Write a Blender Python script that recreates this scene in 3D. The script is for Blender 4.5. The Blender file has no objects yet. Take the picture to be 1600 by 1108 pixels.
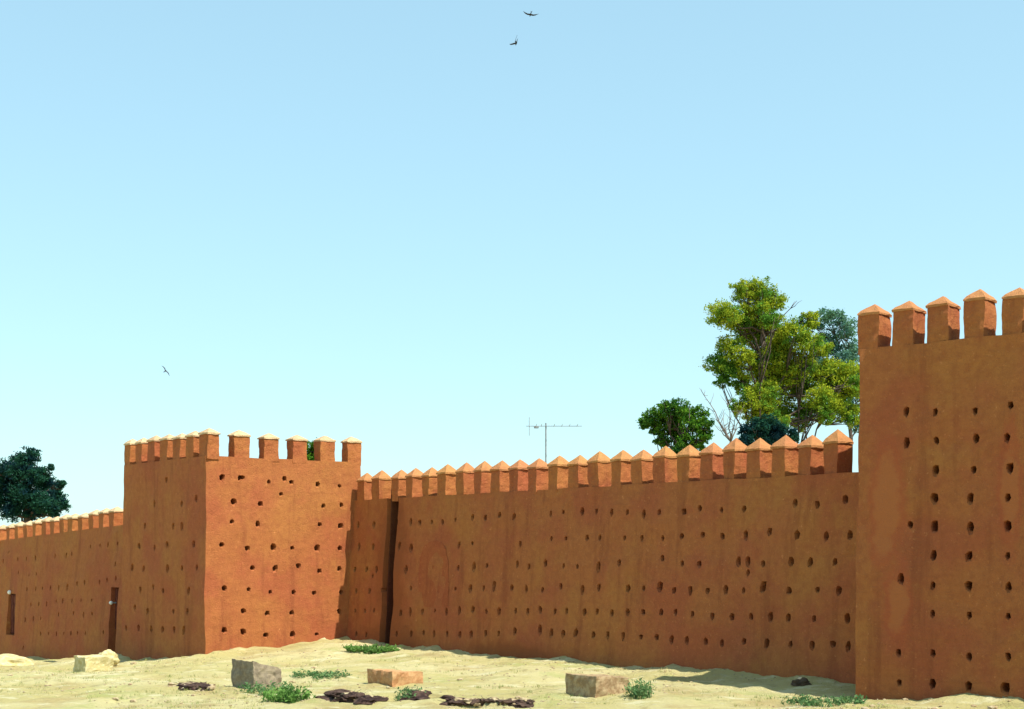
import bpy, bmesh, math, random
from mathutils import Vector, Matrix, noise
random.seed(7)
scene = bpy.context.scene
COL = scene.collection
R = math.radians

# ------------------------------------------------------------ camera, sky, sun, exposure
F = 2200.0; CX = 800.0; HY = 868.0          # focal length, principal column and horizon row in photo pixels
cam_d = bpy.data.cameras.new("camera"); cam = bpy.data.objects.new("camera", cam_d); COL.objects.link(cam)
cam.rotation_euler = (R(90), 0, 0)
cam_d.sensor_width = 36; cam_d.lens = F/1600*36
cam_d.shift_y = (HY-554)/1600
cam_d.clip_end = 8000
scene.camera = cam

SUN_EL = R(57); SUN_A = R(13)
hx = 0.624*math.cos(SUN_A)+0.7814*math.sin(SUN_A); hy_ = -0.7814*math.cos(SUN_A)+0.624*math.sin(SUN_A)
sdir = Vector((hx*math.cos(SUN_EL), hy_*math.cos(SUN_EL), math.sin(SUN_EL)))
sl = bpy.data.lights.new("sun", 'SUN'); so = bpy.data.objects.new("sun", sl); COL.objects.link(so)
sl.energy = 5.0; sl.angle = R(0.5); sl.color = (1, 0.96, 0.86)
so.rotation_euler = (-sdir).to_track_quat('-Z', 'Y').to_euler()
w = bpy.data.worlds.new("World"); scene.world = w; w.use_nodes = True
nt = w.node_tree; nt.nodes.clear()
sky = nt.nodes.new('ShaderNodeTexSky'); sky.sky_type = 'NISHITA'; sky.sun_disc = False
sky.sun_elevation = SUN_EL; sky.sun_rotation = math.atan2(hx, hy_)
sky.air_density = 1.0; sky.dust_density = 0.6; sky.ozone_density = 1.6
tint = nt.nodes.new('ShaderNodeMix'); tint.data_type = 'RGBA'; tint.blend_type = 'MULTIPLY'
tint.inputs[0].default_value = 1.0; tint.inputs[7].default_value = (1.64, 2.24, 2.28, 1)
bg = nt.nodes.new('ShaderNodeBackground'); bg.inputs[1].default_value = 0.15
wo = nt.nodes.new('ShaderNodeOutputWorld')
gm = nt.nodes.new('ShaderNodeGamma'); gm.inputs[1].default_value = 0.45      # thick summer glare: an even, pale sky
nt.links.new(sky.outputs[0], gm.inputs[0]); nt.links.new(gm.outputs[0], tint.inputs[6]); nt.links.new(tint.outputs[2], bg.inputs[0]); nt.links.new(bg.outputs[0], wo.inputs[0])
scene.view_settings.view_transform = 'Standard'; scene.view_settings.look = 'None'
scene.view_settings.gamma = 1; scene.view_settings.exposure = 0.57

# ------------------------------------------------------------ helpers
def tag(o, label=None, cat=None, group=None, kind=None):
    if label: o['label'] = label
    if cat: o['category'] = cat
    if group: o['group'] = group
    if kind: o['kind'] = kind
    return o

def empty(name, loc, label, cat, group=None, rz=0):
    o = bpy.data.objects.new(name, None); COL.objects.link(o)
    o.location = loc; o.rotation_euler = (0, 0, rz); o.empty_display_size = .3
    return tag(o, label, cat, group)

def link(name, me, mat=None, parent=None, smooth=False):
    """world-space mesh linked; when a parent empty (no rotation) is given, its location is taken out"""
    o = bpy.data.objects.new(name, me); COL.objects.link(o)
    if mat: me.materials.clear(); me.materials.append(mat)
    if parent:
        o.parent = parent; o.matrix_parent_inverse = Matrix.Translation(-Vector(parent.location))
    if smooth:
        for p in me.polygons: p.use_smooth = True
    return o

def bm_mesh(bm, name):
    if isinstance(bm, str): bm, name = name, bm
    me = bpy.data.meshes.new(name); bm.normal_update(); bm.to_mesh(me); bm.free(); return me

def ray(px, py):
    return Vector(((px-CX)/F, 1.0, (HY-py)/F))

def fbm(p, sc=1.0, o=4):
    return noise.fractal(Vector(p)*sc, 1.0, 2.0, o, noise_basis='PERLIN_ORIGINAL')

D = Vector((-0.624, 0.7814, 0))       # direction in which the long wall runs away
N = Vector((0.7814, 0.624, 0))        # into the wall, away from the viewer

# ------------------------------------------------------------ materials
def new_mat(name):
    m = bpy.data.materials.new(name); m.use_nodes = True
    t = m.node_tree; t.nodes.clear()
    out = t.nodes.new('ShaderNodeOutputMaterial')
    b = t.nodes.new('ShaderNodeBsdfPrincipled'); t.links.new(b.outputs[0], out.inputs[0])
    b.inputs['Roughness'].default_value = .9
    b.inputs['Specular IOR Level'].default_value = .15
    return m, t, b
def nz(t, co, scale, detail=6, rough=.6, stretch=None, off=0):
    n = t.nodes.new('ShaderNodeTexNoise'); n.inputs['Scale'].default_value = scale
    n.inputs['Detail'].default_value = detail; n.inputs['Roughness'].default_value = rough
    mp = t.nodes.new('ShaderNodeMapping'); t.links.new(co, mp.inputs[0])
    if stretch: mp.inputs['Scale'].default_value = stretch
    mp.inputs['Location'].default_value = (off, off*1.7, off*.3)
    t.links.new(mp.outputs[0], n.inputs['Vector'])
    return n.outputs['Fac']
def ramp(t, fac, a, b, lo=0., hi=1.):
    r = t.nodes.new('ShaderNodeMapRange'); r.inputs[1].default_value = a; r.inputs[2].default_value = b
    r.inputs[3].default_value = lo; r.inputs[4].default_value = hi; r.interpolation_type = 'SMOOTHSTEP'
    t.links.new(fac, r.inputs[0]); return r.outputs[0]
def mix(t, fac, a, b, mode='MIX'):
    m = t.nodes.new('ShaderNodeMix'); m.data_type = 'RGBA'; m.blend_type = mode
    for s, v in ((m.inputs[0], fac), (m.inputs[6], a), (m.inputs[7], b)):
        if isinstance(v, bpy.types.NodeSocket): t.links.new(v, s)
        elif isinstance(v, (float, int)): s.default_value = v
        else: s.default_value = (*v, 1)
    return m.outputs[2]
def bump(t, b, h, strength=.5, dist=.03):
    n = t.nodes.new('ShaderNodeBump'); n.inputs['Strength'].default_value = strength
    n.inputs['Distance'].default_value = dist
    t.links.new(h, n.inputs['Height']); t.links.new(n.outputs[0], b.inputs['Normal'])
def geo(t):
    return t.nodes.new('ShaderNodeNewGeometry').outputs['Position']

def plaster(name, base, red, ochre, stain=True):
    m, t, b = new_mat(name); P = geo(t)
    c = mix(t, ramp(t, nz(t, P, .55, 5), .42, .62), base, red)
    c = mix(t, ramp(t, nz(t, P, .38, 5, off=9), .46, .66), c, ochre)
    c = mix(t, ramp(t, nz(t, P, 5, 5, off=3), .38, .7, 0, .42), c, tuple(v*.72 for v in red))
    c = mix(t, ramp(t, nz(t, P, 26, 3, off=4), .5, .72, 0, .3), c, tuple(v*.6 for v in base))
    c = mix(t, ramp(t, nz(t, P, 12, 4, off=14), .54, .72, 0, .3), c, tuple(min(1, v*1.3) for v in ochre))
    if stain:   # rain streaks running down the render, and the faint lifts of the rammed earth
        c = mix(t, ramp(t, nz(t, P, 2.2, 4, stretch=(1, 1, .1), off=5), .52, .7, 0, .5), c, tuple(v*.62 for v in red))
        c = mix(t, ramp(t, nz(t, P, 1.6, 4, stretch=(.12, .12, 3.2), off=11), .55, .7, 0, .25), c, tuple(v*.75 for v in base))
    # pits, straw marks and chipped spots that show the paler core
    c = mix(t, ramp(t, nz(t, P, 17, 5, .75, off=41), .60, .70, 0, .65), c, tuple(v*.45 for v in base))
    c = mix(t, ramp(t, nz(t, P, 9, 6, .75, off=51), .60, .68, 0, .55), c, tuple(min(1, v*1.5+.03) for v in ochre))
    t.links.new(c, b.inputs['Base Color'])
    h = mix(t, .45, nz(t, P, 5, 9, .75), nz(t, P, 24, 5, .75, off=2))
    bump(t, b, h, .85, .09)
    return m
M_WALL = plaster('ochre_plaster', (.395, .134, .044), (.37, .104, .042), (.40, .152, .044))
M_CAP = plaster('cap_plaster', (.47, .21, .08), (.45, .18, .075), (.47, .225, .075), stain=False)
M_RED = plaster('red_plaster', (.38, .108, .038), (.35, .090, .036), (.39, .12, .04))
M_PINK = plaster('pink_plaster', (.445, .155, .052), (.42, .128, .05), (.445, .165, .052))
M_DARK = plaster('damp_shade_plaster', (.09, .028, .015), (.11, .03, .017), (.14, .048, .02))  # groove lining only; the slot's shade is part of this dark colour
M_CAPPALE = plaster('sunlit_pale_cap', (.58, .41, .235), (.54, .34, .19), (.60, .44, .25), stain=False)  # overexposed sunlight on the cap tops is put into this paler colour

def patched(m, spots, pale, edge, pe=.7, pp=.7):
    """old repairs: ragged patches of pinker render with a redder rim, at fixed places on the wall"""
    t = m.node_tree; b = [n for n in t.nodes if n.type == 'BSDF_PRINCIPLED'][0]; P = geo(t)
    col = b.inputs['Base Color'].links[0].from_socket
    for (c, rx, rz) in spots:
        mp = t.nodes.new('ShaderNodeVectorMath'); mp.operation = 'SUBTRACT'; t.links.new(P, mp.inputs[0]); mp.inputs[1].default_value = c
        dv = t.nodes.new('ShaderNodeVectorMath'); dv.operation = 'DIVIDE'; t.links.new(mp.outputs[0], dv.inputs[0]); dv.inputs[1].default_value = (rx, rx*2, rz)
        ln = t.nodes.new('ShaderNodeVectorMath'); ln.operation = 'LENGTH'; t.links.new(dv.outputs[0], ln.inputs[0])
        ad = t.nodes.new('ShaderNodeMath'); ad.operation = 'ADD'; t.links.new(ln.outputs['Value'], ad.inputs[0])
        ms = t.nodes.new('ShaderNodeMath'); ms.operation = 'MULTIPLY'; ms.inputs[1].default_value = 1.6
        t.links.new(nz(t, P, 1.6, 6, .7, off=c[2]+30), ms.inputs[0]); t.links.new(ms.outputs[0], ad.inputs[1])
        col = mix(t, ramp(t, ad.outputs[0], 2.0, 1.5, 0, pe), col, edge)
        col = mix(t, ramp(t, ad.outputs[0], 1.65, 1.3, 0, pp), col, pale)
    t.links.new(col, b.inputs['Base Color'])
    return m
def ground_mat():
    m, t, b = new_mat('dry_earth'); P = geo(t)
    c = mix(t, ramp(t, nz(t, P, .25, 6), .4, .6), (.55, .47, .195), (.64, .56, .28))
    c = mix(t, ramp(t, nz(t, P, .6, 6, off=7), .5, .68, 0, .7), c, (.48, .35, .15))
    c = mix(t, ramp(t, nz(t, P, .45, 7, .7, off=21), .53, .66, 0, .6), c, (.40, .43, .13))
    c = mix(t, ramp(t, nz(t, P, 1.8, 6, .7, stretch=(1, .35, 1), off=31), .56, .7, 0, .6), c, (.36, .28, .12))
    c = mix(t, ramp(t, nz(t, P, 9, 5, .7, off=2), .55, .72, 0, .5), c, (.34, .26, .12))
    c = mix(t, ramp(t, nz(t, P, 4, 5, .7, off=12), .55, .7, 0, .5), c, (.50, .46, .31))
    t.links.new(c, b.inputs['Base Color'])
    c2 = mix(t, ramp(t, nz(t, P, .9, 8, .75, stretch=(.5, 1.6, 1), off=61), .55, .64, 0, .6), c, (.36, .29, .13))
    c2 = mix(t, ramp(t, nz(t, P, 26, 4, .8, off=71), .58, .72, 0, .5), c2, (.28, .22, .12))
    c2 = mix(t, ramp(t, nz(t, P, 1.3, 7, .7, stretch=(.6, 1.3, 1), off=81), .54, .64, 0, .7), c2, (.74, .68, .42))
    t.links.new(c2, b.inputs['Base Color'])
    bump(t, b, mix(t, .5, nz(t, P, 3, 8, .75), nz(t, P, 14, 8, .8, off=2)), 1.0, .2)
    return m
M_GROUND = ground_mat()

def simple(name, c1, c2, scale=6, rough=.9, bmp=.4, dist=.03):
    m, t, b = new_mat(name); P = geo(t)
    c = mix(t, ramp(t, nz(t, P, scale, 6, .65), .4, .62), c1, c2)
    t.links.new(c, b.inputs['Base Color']); b.inputs['Roughness'].default_value = rough
    if bmp: bump(t, b, nz(t, P, scale*3, 6, .7), bmp, dist)
    return m
M_CONC_GREY = simple('grey_concrete', (.21, .165, .115), (.30, .24, .16))
M_CONC_BROWN = simple('brown_concrete', (.26, .17, .09), (.38, .28, .16))
M_CONC_ORANGE = simple('orange_block', (.40, .20, .09), (.50, .29, .14))
M_CONC_PALE = simple('pale_block', (.46, .38, .17), (.58, .50, .28))
M_RUBBLE = simple('dark_rubble', (.03, .016, .014), (.09, .055, .04), 4)
M_STONE = simple('pale_stone', (.45, .36, .24), (.60, .50, .34), 5)
M_CLOD = simple('earth_clod', (.30, .21, .12), (.44, .36, .22), 7)
M_DSTONE = simple('dark_stone', (.05, .035, .025), (.09, .06, .04), 5)
M_BARK = simple('bark', (.06, .045, .035), (.13, .10, .08), 8)
M_BARK_PALE = simple('pale_bark', (.14, .12, .10), (.24, .20, .17), 8)
M_METAL = simple('antenna_metal', (.22, .26, .27), (.30, .33, .34), 9, .5, 0)
M_BIRD = simple('bird_plumage', (.02, .02, .022), (.045, .04, .04), 30, .8, 0)
M_WOOD = simple('brown_door', (.085, .022, .014), (.14, .04, .025), 5)
M_LAMP = simple('white_lamp_glass', (.78, .74, .68), (.82, .80, .74), 5, .4, 0)
def leaf_mat(name, a, b_, c_):
    m = bpy.data.materials.new(name); m.use_nodes = True
    t = m.node_tree; t.nodes.clear()
    out = t.nodes.new('ShaderNodeOutputMaterial')
    g = t.nodes.new('ShaderNodeNewGeometry')
    col = mix(t, ramp(t, g.outputs['Random Per Island'], 0, 1), a, b_)
    col = mix(t, ramp(t, nz(t, g.outputs['Position'], .9, 3), .45, .62), col, c_)
    d = t.nodes.new('ShaderNodeBsdfDiffuse'); tr = t.nodes.new('ShaderNodeBsdfTranslucent')
    t.links.new(col, d.inputs[0]); t.links.new(col, tr.inputs[0])
    ms = t.nodes.new('ShaderNodeMixShader'); ms.inputs[0].default_value = .3
    t.links.new(d.outputs[0], ms.inputs[1]); t.links.new(tr.outputs[0], ms.inputs[2]); t.links.new(ms.outputs[0], out.inputs[0])
    return m
M_LEAF_YEL = leaf_mat('yellow_green_leaf', (.19, .30, .025), (.42, .44, .03), (.10, .23, .03))
M_LEAF_GRN = leaf_mat('deep_green_leaf', (.03, .12, .015), (.12, .24, .02), (.02, .08, .02))
M_LEAF_BLU = leaf_mat('blue_green_leaf', (.012, .055, .035), (.03, .10, .055), (.01, .035, .045))
M_LEAF_PAL = leaf_mat('pale_green_leaf', (.07, .19, .12), (.15, .27, .16), (.07, .17, .15))
M_GRASS = leaf_mat('bright_grass', (.10, .22, .045), (.18, .32, .08), (.09, .18, .045))
M_DRY = leaf_mat('dry_grass', (.30, .30, .10), (.42, .38, .16), (.22, .27, .08))
M_WEED = leaf_mat('grey_green_weed', (.10, .20, .08), (.20, .30, .12), (.08, .17, .06))

# ------------------------------------------------------------ ground
CP = [  # x, y, z of known ground levels
 (8.445,34.6,-3.48),(11.6,31.7,-3.33),(7.6,33.9,-3.47),(8.75,36,-3.27),(5.5,39.8,-3.27),(2.4,44,-3.34),(-1,48.2,-3.42),(-3.7,51.6,-3.44),(-6.2,54.6,-3.34),
 (-7.4,53.6,-3.3),(-9,52.6,-3.5),(-11.2,51.3,-3.80),(-13.4,54.2,-4.05),(-15.83,57.1,-4.22),(-17,61,-4.55),(-21.5,66.6,-4.95),(-26.6,73,-5.35),(-34,84,-5.9),
 (-14,50,-3.98),(-20,56,-4.55),(-26,62,-5.05),(-8,46,-3.62),(-12,42,-3.72),(-16,40,-3.85),(-3,44,-3.5),(2,39,-3.42),(6,34,-3.4),
 (-12,33,-3.62),(-6,33,-3.5),(0,31,-3.42),(6,29,-3.3),(12,27,-3.2),(-6,38,-3.58),(-18,33,-3.75),
 (0,0,-3.3),(-20,0,-3.5),(20,0,-3.2),(30,40,-3.2),(0,70,-3.4),(-20,90,-4.8),(-40,40,-5),(-60,80,-6.5),(40,90,-3.3)]
def gz_base(x, y):
    sw = s = 0.
    for a, b, c in CP:
        d2 = (x-a)**2+(y-b)**2
        if d2 < 1e-6: return c
        k = 1/(d2+.6)**1.9
        sw += k; s += k*c
    return s/sw
def gz(x, y):
    z = gz_base(x, y)
    if abs(x) < 120 and y < 200:
        z += .16*fbm((x, y, 0), .22, 3)*min(1, 1)
        z += .06*fbm((x, y, 3), 1.1, 4)+.03*fbm((x, y, 13), 3.0, 3)
    # earth fallen from the walls, lying against their feet
    for (ax, ay, bx_, by_) in FEET:
        vx, vy = bx_-ax, by_-ay; u = max(0, min(1, ((x-ax)*vx+(y-ay)*vy)/(vx*vx+vy*vy)))
        q = math.hypot(x-ax-u*vx, y-ay-u*vy)
        if q < .9: z += .13*(1-q/.9)**1.5*max(0, .45+1.3*fbm((x, y, 31), .9, 3)); break
    # eroded gullies in the foreground
    for (a, b, c, d, depth, wd) in GULLY:
        vx, vy = c-a, d-b; L2 = vx*vx+vy*vy
        u = max(0, min(1, ((x-a)*vx+(y-b)*vy)/L2))
        ddx = x-(a+u*vx); ddy = y-(b+u*vy)
        q = math.hypot(ddx, ddy)+.25*fbm((x, y, 8), 1.6, 2)
        if q < wd: z -= 1.3*depth*(1-(max(q,0)/wd)**3)
    return z
GULLY = []
FEET = ((8.75, 36, -6.5, 55.1), (-6.5, 55.1, -11.2, 51.3), (-11.2, 51.3, -15.83, 57.1), (8.4, 34.6, 13, 30.5), (-16.9, 61, -28, 75))
def ground_hit(px, py):
    r = ray(px, py); y = 20.
    while y < 200:
        p = r*y
        if p.z <= gz(p.x, p.y): 
            lo, hi = y-.2, y
            for _ in range(12):
                mid = (lo+hi)/2; p = r*mid
                if p.z <= gz(p.x, p.y): hi = mid
                else: lo = mid
            p = r*hi; return Vector((p.x, p.y, gz(p.x, p.y)))
        y += .2
    return r*200
_g = []
for (x0, y0, x1, y1, dep, wd) in ((278,1074,330,1078,.16,.32),(500,1090,560,1092,.2,.4),(566,1094,664,1088,.22,.45),(698,1096,828,1102,.16,.3),(180,1096,235,1088,.09,.3),(60,1090,150,1076,.06,.35)):
    a = ground_hit(x0, y0); b = ground_hit(x1, y1); _g.append((a.x, a.y, b.x, b.y, dep, wd))
GULLY = _g

def axis(lo, hi, step, far, n=16):
    a = []; v = lo
    while v <= hi: a.append(v); v += step
    L = [lo-(far)*((i/n)**3) for i in range(n, 0, -1)]; H = [a[-1]+far*((i/n)**3) for i in range(1, n+1)]
    return L+a+H
def build_ground():
    xs = axis(-30, 16, .13, 3500); ys = axis(25, 76, .16, 3500)
    verts = [(x, y, gz(x, y)) for y in ys for x in xs]; nx = len(xs)
    faces = [(j*nx+i, j*nx+i+1, (j+1)*nx+i+1, (j+1)*nx+i) for j in range(len(ys)-1) for i in range(nx-1)]
    me = bpy.data.meshes.new('ground'); me.from_pydata(verts, [], faces)
    o = link('ground', me, M_GROUND, smooth=True); tag(o, kind='structure')
build_ground()

# ------------------------------------------------------------ rammed-earth bodies
def body_mesh(name, base, top, step=.3, amp=.03, seed=0, ns_=.8):
    """base/top: four corners (Vectors) anticlockwise from above; sides and lid as fine grids, worn by noise"""
    bm = bmesh.new()
    def grid(a, b, c, d, nu, nv):      # a-b bottom, d-c top
        vs = [[None]*(nv+1) for _ in range(nu+1)]
        for i in range(nu+1):
            for j in range(nv+1):
                u, v = i/nu, j/nv
                vs[i][j] = bm.verts.new(a.lerp(b, u).lerp(d.lerp(c, u), v))
        for i in range(nu):
            for j in range(nv):
                bm.faces.new((vs[i][j], vs[i+1][j], vs[i+1][j+1], vs[i][j+1]))
    hh = (top[0].z-base[0].z); nh = max(2, int(hh/step))
    ns = [max(2, int((base[(i+1) % 4]-base[i]).length/step)) for i in range(4)]
    ns[2] = ns[0] ; ns[3] = ns[1]
    for i in range(4):
        k = (i+1) % 4
        grid(base[i], base[k], top[k], top[i], ns[i], nh)
    grid(top[0], top[1], top[2], top[3], ns[0], ns[1])
    grid(base[3], base[2], base[1], base[0], ns[0], ns[1])
    bmesh.ops.remove_doubles(bm, verts=bm.verts, dist=.004)
    for v in bm.verts:
        p = v.co
        n = Vector((fbm(p+Vector((seed, 0, 0)), ns_, 4), fbm(p+Vector((0, seed+40, 0)), ns_, 4), .6*fbm(p+Vector((0, 0, seed+80)), ns_, 4)))
        v.co = p+n*amp
    bmesh.ops.recalc_face_normals(bm, faces=bm.faces)
    return bm_mesh(name, bm)

def plane_hit(px, py, P0, n):
    r = ray(px, py); return r*(P0.dot(n)/r.dot(n))

def hole_cutter(centres, n, depth):
    """centres: (point, width, height); n horizontal direction into the wall"""
    bm = bmesh.new(); side = Vector((-n.y, n.x, 0)).normalized(); up = Vector((0, 0, 1)); rnd = random.Random(3)
    for (c, w_, h_) in centres:
        k = rnd.randint(5, 8); ph = rnd.random()*6; q_ = [rnd.uniform(.8, 1.15) for _ in range(k)]
        flare = rnd.uniform(.25, .75)
        def ring(grow, back, drop):
            L = []
            for i in range(k):
                a = ph+i/k*math.tau; sx = math.cos(a); sz = math.sin(a)
                m = max(abs(sx), abs(sz)); sx /= m**.45; sz /= m**.45          # squarish, as the old beam ends were
                g_ = grow*(1+(flare if sz < 0 else .12)*drop)
                L.append(bm.verts.new(c+n*back+side*sx*w_*.46*q_[i]*(1+.15*drop)*grow+up*sz*h_*.46*q_[i]*g_))
            return L
        R_ = [ring(1, -.25, 1.9), ring(1, .0, 1), ring(1, .07, 0), ring(.8, depth, 0)]
        bm.faces.new(R_[0]); bm.faces.new(R_[-1][::-1])
        for r0, r1 in zip(R_, R_[1:]):
            for i in range(k):
                jx = (i+1) % k; bm.faces.new((r0[jx], r0[i], r1[i], r1[jx]))
    bmesh.ops.recalc_face_normals(bm, faces=bm.faces)
    return bm_mesh('cutter', bm)
def box_cut(c, w_, h_, n, depth):
    bm = bmesh.new(); side = Vector((-n.y, n.x, 0)).normalized(); rnd = random.Random(int(c.x*100))
    NZ = 8
    rows = []
    for j in range(NZ+1):
        z = -h_/2+h_*j/NZ
        jl, jr = rnd.uniform(-.03, .03), rnd.uniform(-.03, .03)
        q = [side*(-w_/2+jl)-n*.4, side*(w_/2+jr)-n*.4, side*(w_/2+jr)+n*depth, side*(-w_/2+jl)+n*depth]
        rows.append([bm.verts.new(c+p+Vector((0, 0, z))) for p in q])
    for j in range(NZ):
        for i in range(4):
            k = (i+1) % 4; bm.faces.new((rows[j][i], rows[j][k], rows[j+1][k], rows[j+1][i]))
    bm.faces.new(rows[0][::-1]); bm.faces.new(rows[-1])
    bmesh.ops.recalc_face_normals(bm, faces=bm.faces)
    return bm_mesh('cutter', bm)
def carve(me, cutters):
    o = bpy.data.objects.new('tmp', me); COL.objects.link(o); tmp = []
    for c in cutters:
        co = bpy.data.objects.new('cut', c); COL.objects.link(co); tmp.append(co)
        md = o.modifiers.new('b', 'BOOLEAN'); md.operation = 'DIFFERENCE'; md.solver = 'EXACT'; md.use_self = True; md.object = co
    dg = bpy.context.evaluated_depsgraph_get(); dg.update()
    out = bpy.data.meshes.new_from_object(o.evaluated_get(dg)); out.name = me.name+'_cut'
    for x in tmp+[o]: bpy.data.objects.remove(x)
    return out

def merlon_meshes(name, w_, d_, h_, cap_h, over, n=4, capmat=None):
    """w across the front, d through the wall; returns variants of (body, cap)"""
    res = []
    for s in range(n):
        rnd = random.Random(s*7+3)
        a = [Vector((-w_/2, 0, -.12)), Vector((w_/2, 0, -.12)), Vector((w_/2, d_, -.12)), Vector((-w_/2, d_, -.12))]
        b = [Vector((p.x*.97, p.y, h_)) for p in a]
        mb = body_mesh(name, a, b, .09, .035, s*5, 2.2)
        bm = bmesh.new(); o = over
        x0, x1, y0, y1 = -w_/2-o, w_/2+o, -o, d_+o; l = .05
        def ring(z, k):
            cx_, cy_ = 0, d_/2
            P = []
            for (xa, ya, xb, yb) in ((x0,y0,x1,y0),(x1,y0,x1,y1),(x1,y1,x0,y1),(x0,y1,x0,y0)):
                for i in range(4):
                    x = xa+(xb-xa)*i/4; y = ya+(yb-ya)*i/4
                    P.append(bm.verts.new((cx_+(x-cx_)*k+rnd.uniform(-.012, .012), cy_+(y-cy_)*k+rnd.uniform(-.012, .012), z+rnd.uniform(-.012, .012))))
            return P
        apx = h_+l+cap_h*rnd.uniform(.92, 1.06)
        rings = [ring(h_-.004, .98), ring(h_+l, 1.0)]
        for q in (.22, .5, .78): rings.append(ring(h_+l+(apx-h_-l)*(q+.03), 1-q))
        for r0, r1 in zip(rings, rings[1:]):
            for i in range(16):
                j = (i+1) % 16; bm.faces.new((r0[i], r0[j], r1[j], r1[i]))
        t = bm.verts.new((rnd.uniform(-.012, .012), d_/2, apx))
        for i in range(16): bm.faces.new((rings[-1][i], rings[-1][(i+1) % 16], t))
        bm.faces.new(rings[0][::-1])
        bmesh.ops.recalc_face_normals(bm, faces=bm.faces)
        res.append((mb, bm_mesh(name+'_cap', bm)))
        for m_, mt in zip(res[-1], (M_WALL, capmat or M_CAP)): m_.materials.append(mt)
    return res
mrnd = random.Random(11)
def put_merlon(root, variants, p, ang, sc=(1, 1, 1)):
    mb, mc = variants[mrnd.randrange(len(variants))]
    o = bpy.data.objects.new('merlon', mb); COL.objects.link(o); o.parent = root
    o.location = p-Vector(root.location); o.rotation_euler = (mrnd.uniform(-.015, .015), mrnd.uniform(-.025, .025), ang+mrnd.uniform(-.05, .05))
    o.scale = (sc[0]*mrnd.uniform(.95, 1.05), sc[1], sc[2]*mrnd.uniform(.95, 1.04))
    c = bpy.data.objects.new('cap', mc); COL.objects.link(c); c.parent = o

def V(p, z): return Vector((p.x, p.y, z))
def zc(lst, ox, oy, sc): return [(ox+x*sc, oy+y*sc) for x, y in lst]
Z1 = (0, 660, .361); Z2 = (300, 640, .361); Z3 = (520, 700, .3068); Z4 = (920, 660, .397); Z5 = (1300, 430, .6122)
hr = random.Random(5)
def holes_at(pix, P0, n3, w_, h_):
    out = []
    for (x, y) in pix:
        c = plane_hit(x, y, P0, n3)
        k = hr.uniform(.8, 1.2); out.append((c, w_*k, h_*k*hr.uniform(.9, 1.25)))
    return out
def tilt_n(n, batter, height):      # inward normal of a face leaning back by batter over height
    return Vector((n.x*height, n.y*height, -batter)).normalized()

# ---- long curtain wall on the right
C0 = Vector((8.75, 36, 0)); BAT = .38; TOPZ = 2.16; BOTZ = -3.4; HT = TOPZ-BOTZ
def cw(t, z=0): return V(C0+D*t, z)
ta, tb = -3.6, 26.0; TH = 1.5
cw_root = empty('curtain_wall', cw(11, -3.4), 'long rammed earth curtain wall full of small holes between the two towers', 'city wall')
dz = -1.2; ex = BAT*(-dz)/HT
base = [cw(tb, BOTZ+dz)-N*ex, cw(ta, BOTZ+dz)-N*ex, cw(ta, BOTZ+dz)+N*TH, cw(tb, BOTZ+dz)+N*TH]
top = [cw(tb, TOPZ)+N*BAT, cw(ta, TOPZ)+N*BAT, cw(ta, TOPZ)+N*TH, cw(tb, TOPZ)+N*TH]
me = body_mesh('curtain_wall_body', base, top, .3, .05, 1)
H3 = [(85,385),(130,390),(210,387),(325,375),(397,373),(440,375),(502,375),(558,375),(625,362),(712,350),(775,353),(853,340),(925,345),(1108,333),(1172,326),(1268,322),(1338,320),
 (132,500),(205,500),(340,495),(398,503),(643,490),(710,484),(953,488),(1113,460),(1183,458),(1293,457),(1357,455),
 (115,617),(172,617),(222,617),(203,650),(375,612),(515,607),(578,607),(637,608),(720,600),(785,598),(937,588),(1000,602),(1083,585),(1175,598),(1247,602),(1353,600),
 (122,725),(190,725),(250,722),(400,712),(540,718),(623,715),(702,712),(768,712),(825,702),(911,709),(984,716),(1067,720),(1160,704),(1271,719),(1355,707),
 (115,828),(165,828),(213,828),(275,830),(345,835),(398,830),(458,830),(522,828),(578,830),(645,823),(714,820),(785,830),(848,829),(928,829),(990,828),(1055,822),(1130,830),(1192,825),(1280,833),(1343,832),
 (120,948),(172,948),(265,945),(328,945),(397,945),(460,941),(516,944),(582,945),(647,948),(703,948),(778,943),(844,944),(925,932),(1053,922),(1112,940),(1174,942),(1237,938),(1327,950)]
H4 = [(92,352),(153,352),(216,357),(280,351),(375,350),(436,337),(525,343),(613,339),(812,315),(901,321),(1010,302),
 (42,453),(140,454),(208,453),(290,454),(366,446),(447,441),(526,447),(619,440),(712,430),(822,441),(932,446),(1030,440),
 (38,565),(120,550),(288,532),(368,554),(435,556),(590,546),(628,545),(688,554),(797,546),(870,549),(967,548),
 (155,653),(214,652),(281,648),(337,660),(401,659),(467,662),(539,655),(610,660),(682,655),(788,661),(897,657),(983,661),
 (90,748),(154,745),(213,745),(283,745),(340,745),(410,753),(490,760),(562,765),(636,763),(714,763),(783,768),(886,773),(1016,772),
 (74,837),(136,839),(203,843),(264,845),(325,853),(384,856),(460,860),(524,868),(610,862),(697,869),(792,873),(880,874),(960,872),(1020,877),(690,640),(628,590)]
fn = tilt_n(N, BAT, HT); P0 = cw(0, BOTZ)
hs = holes_at(zc(H3, *Z3)+zc(H4, *Z4), P0, fn, .17, .19)
for i in range(len(hs)):
    if hr.random() < .12: c, a, b = hs[i]; hs[i] = (c, a*1.15, b*1.35)
cut = [hole_cutter(hs, N, .42)]
gp = plane_hit(609, 870, P0, fn); g0 = V(gp, 0)
cut.append(box_cut(V(g0, -.45), .74, 6.6, N, .7))
stn = [tuple(plane_hit(x, y, P0, fn)) for x, y in ((612, 1000), (612, 880), (690, 945), (800, 1020))]
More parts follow.
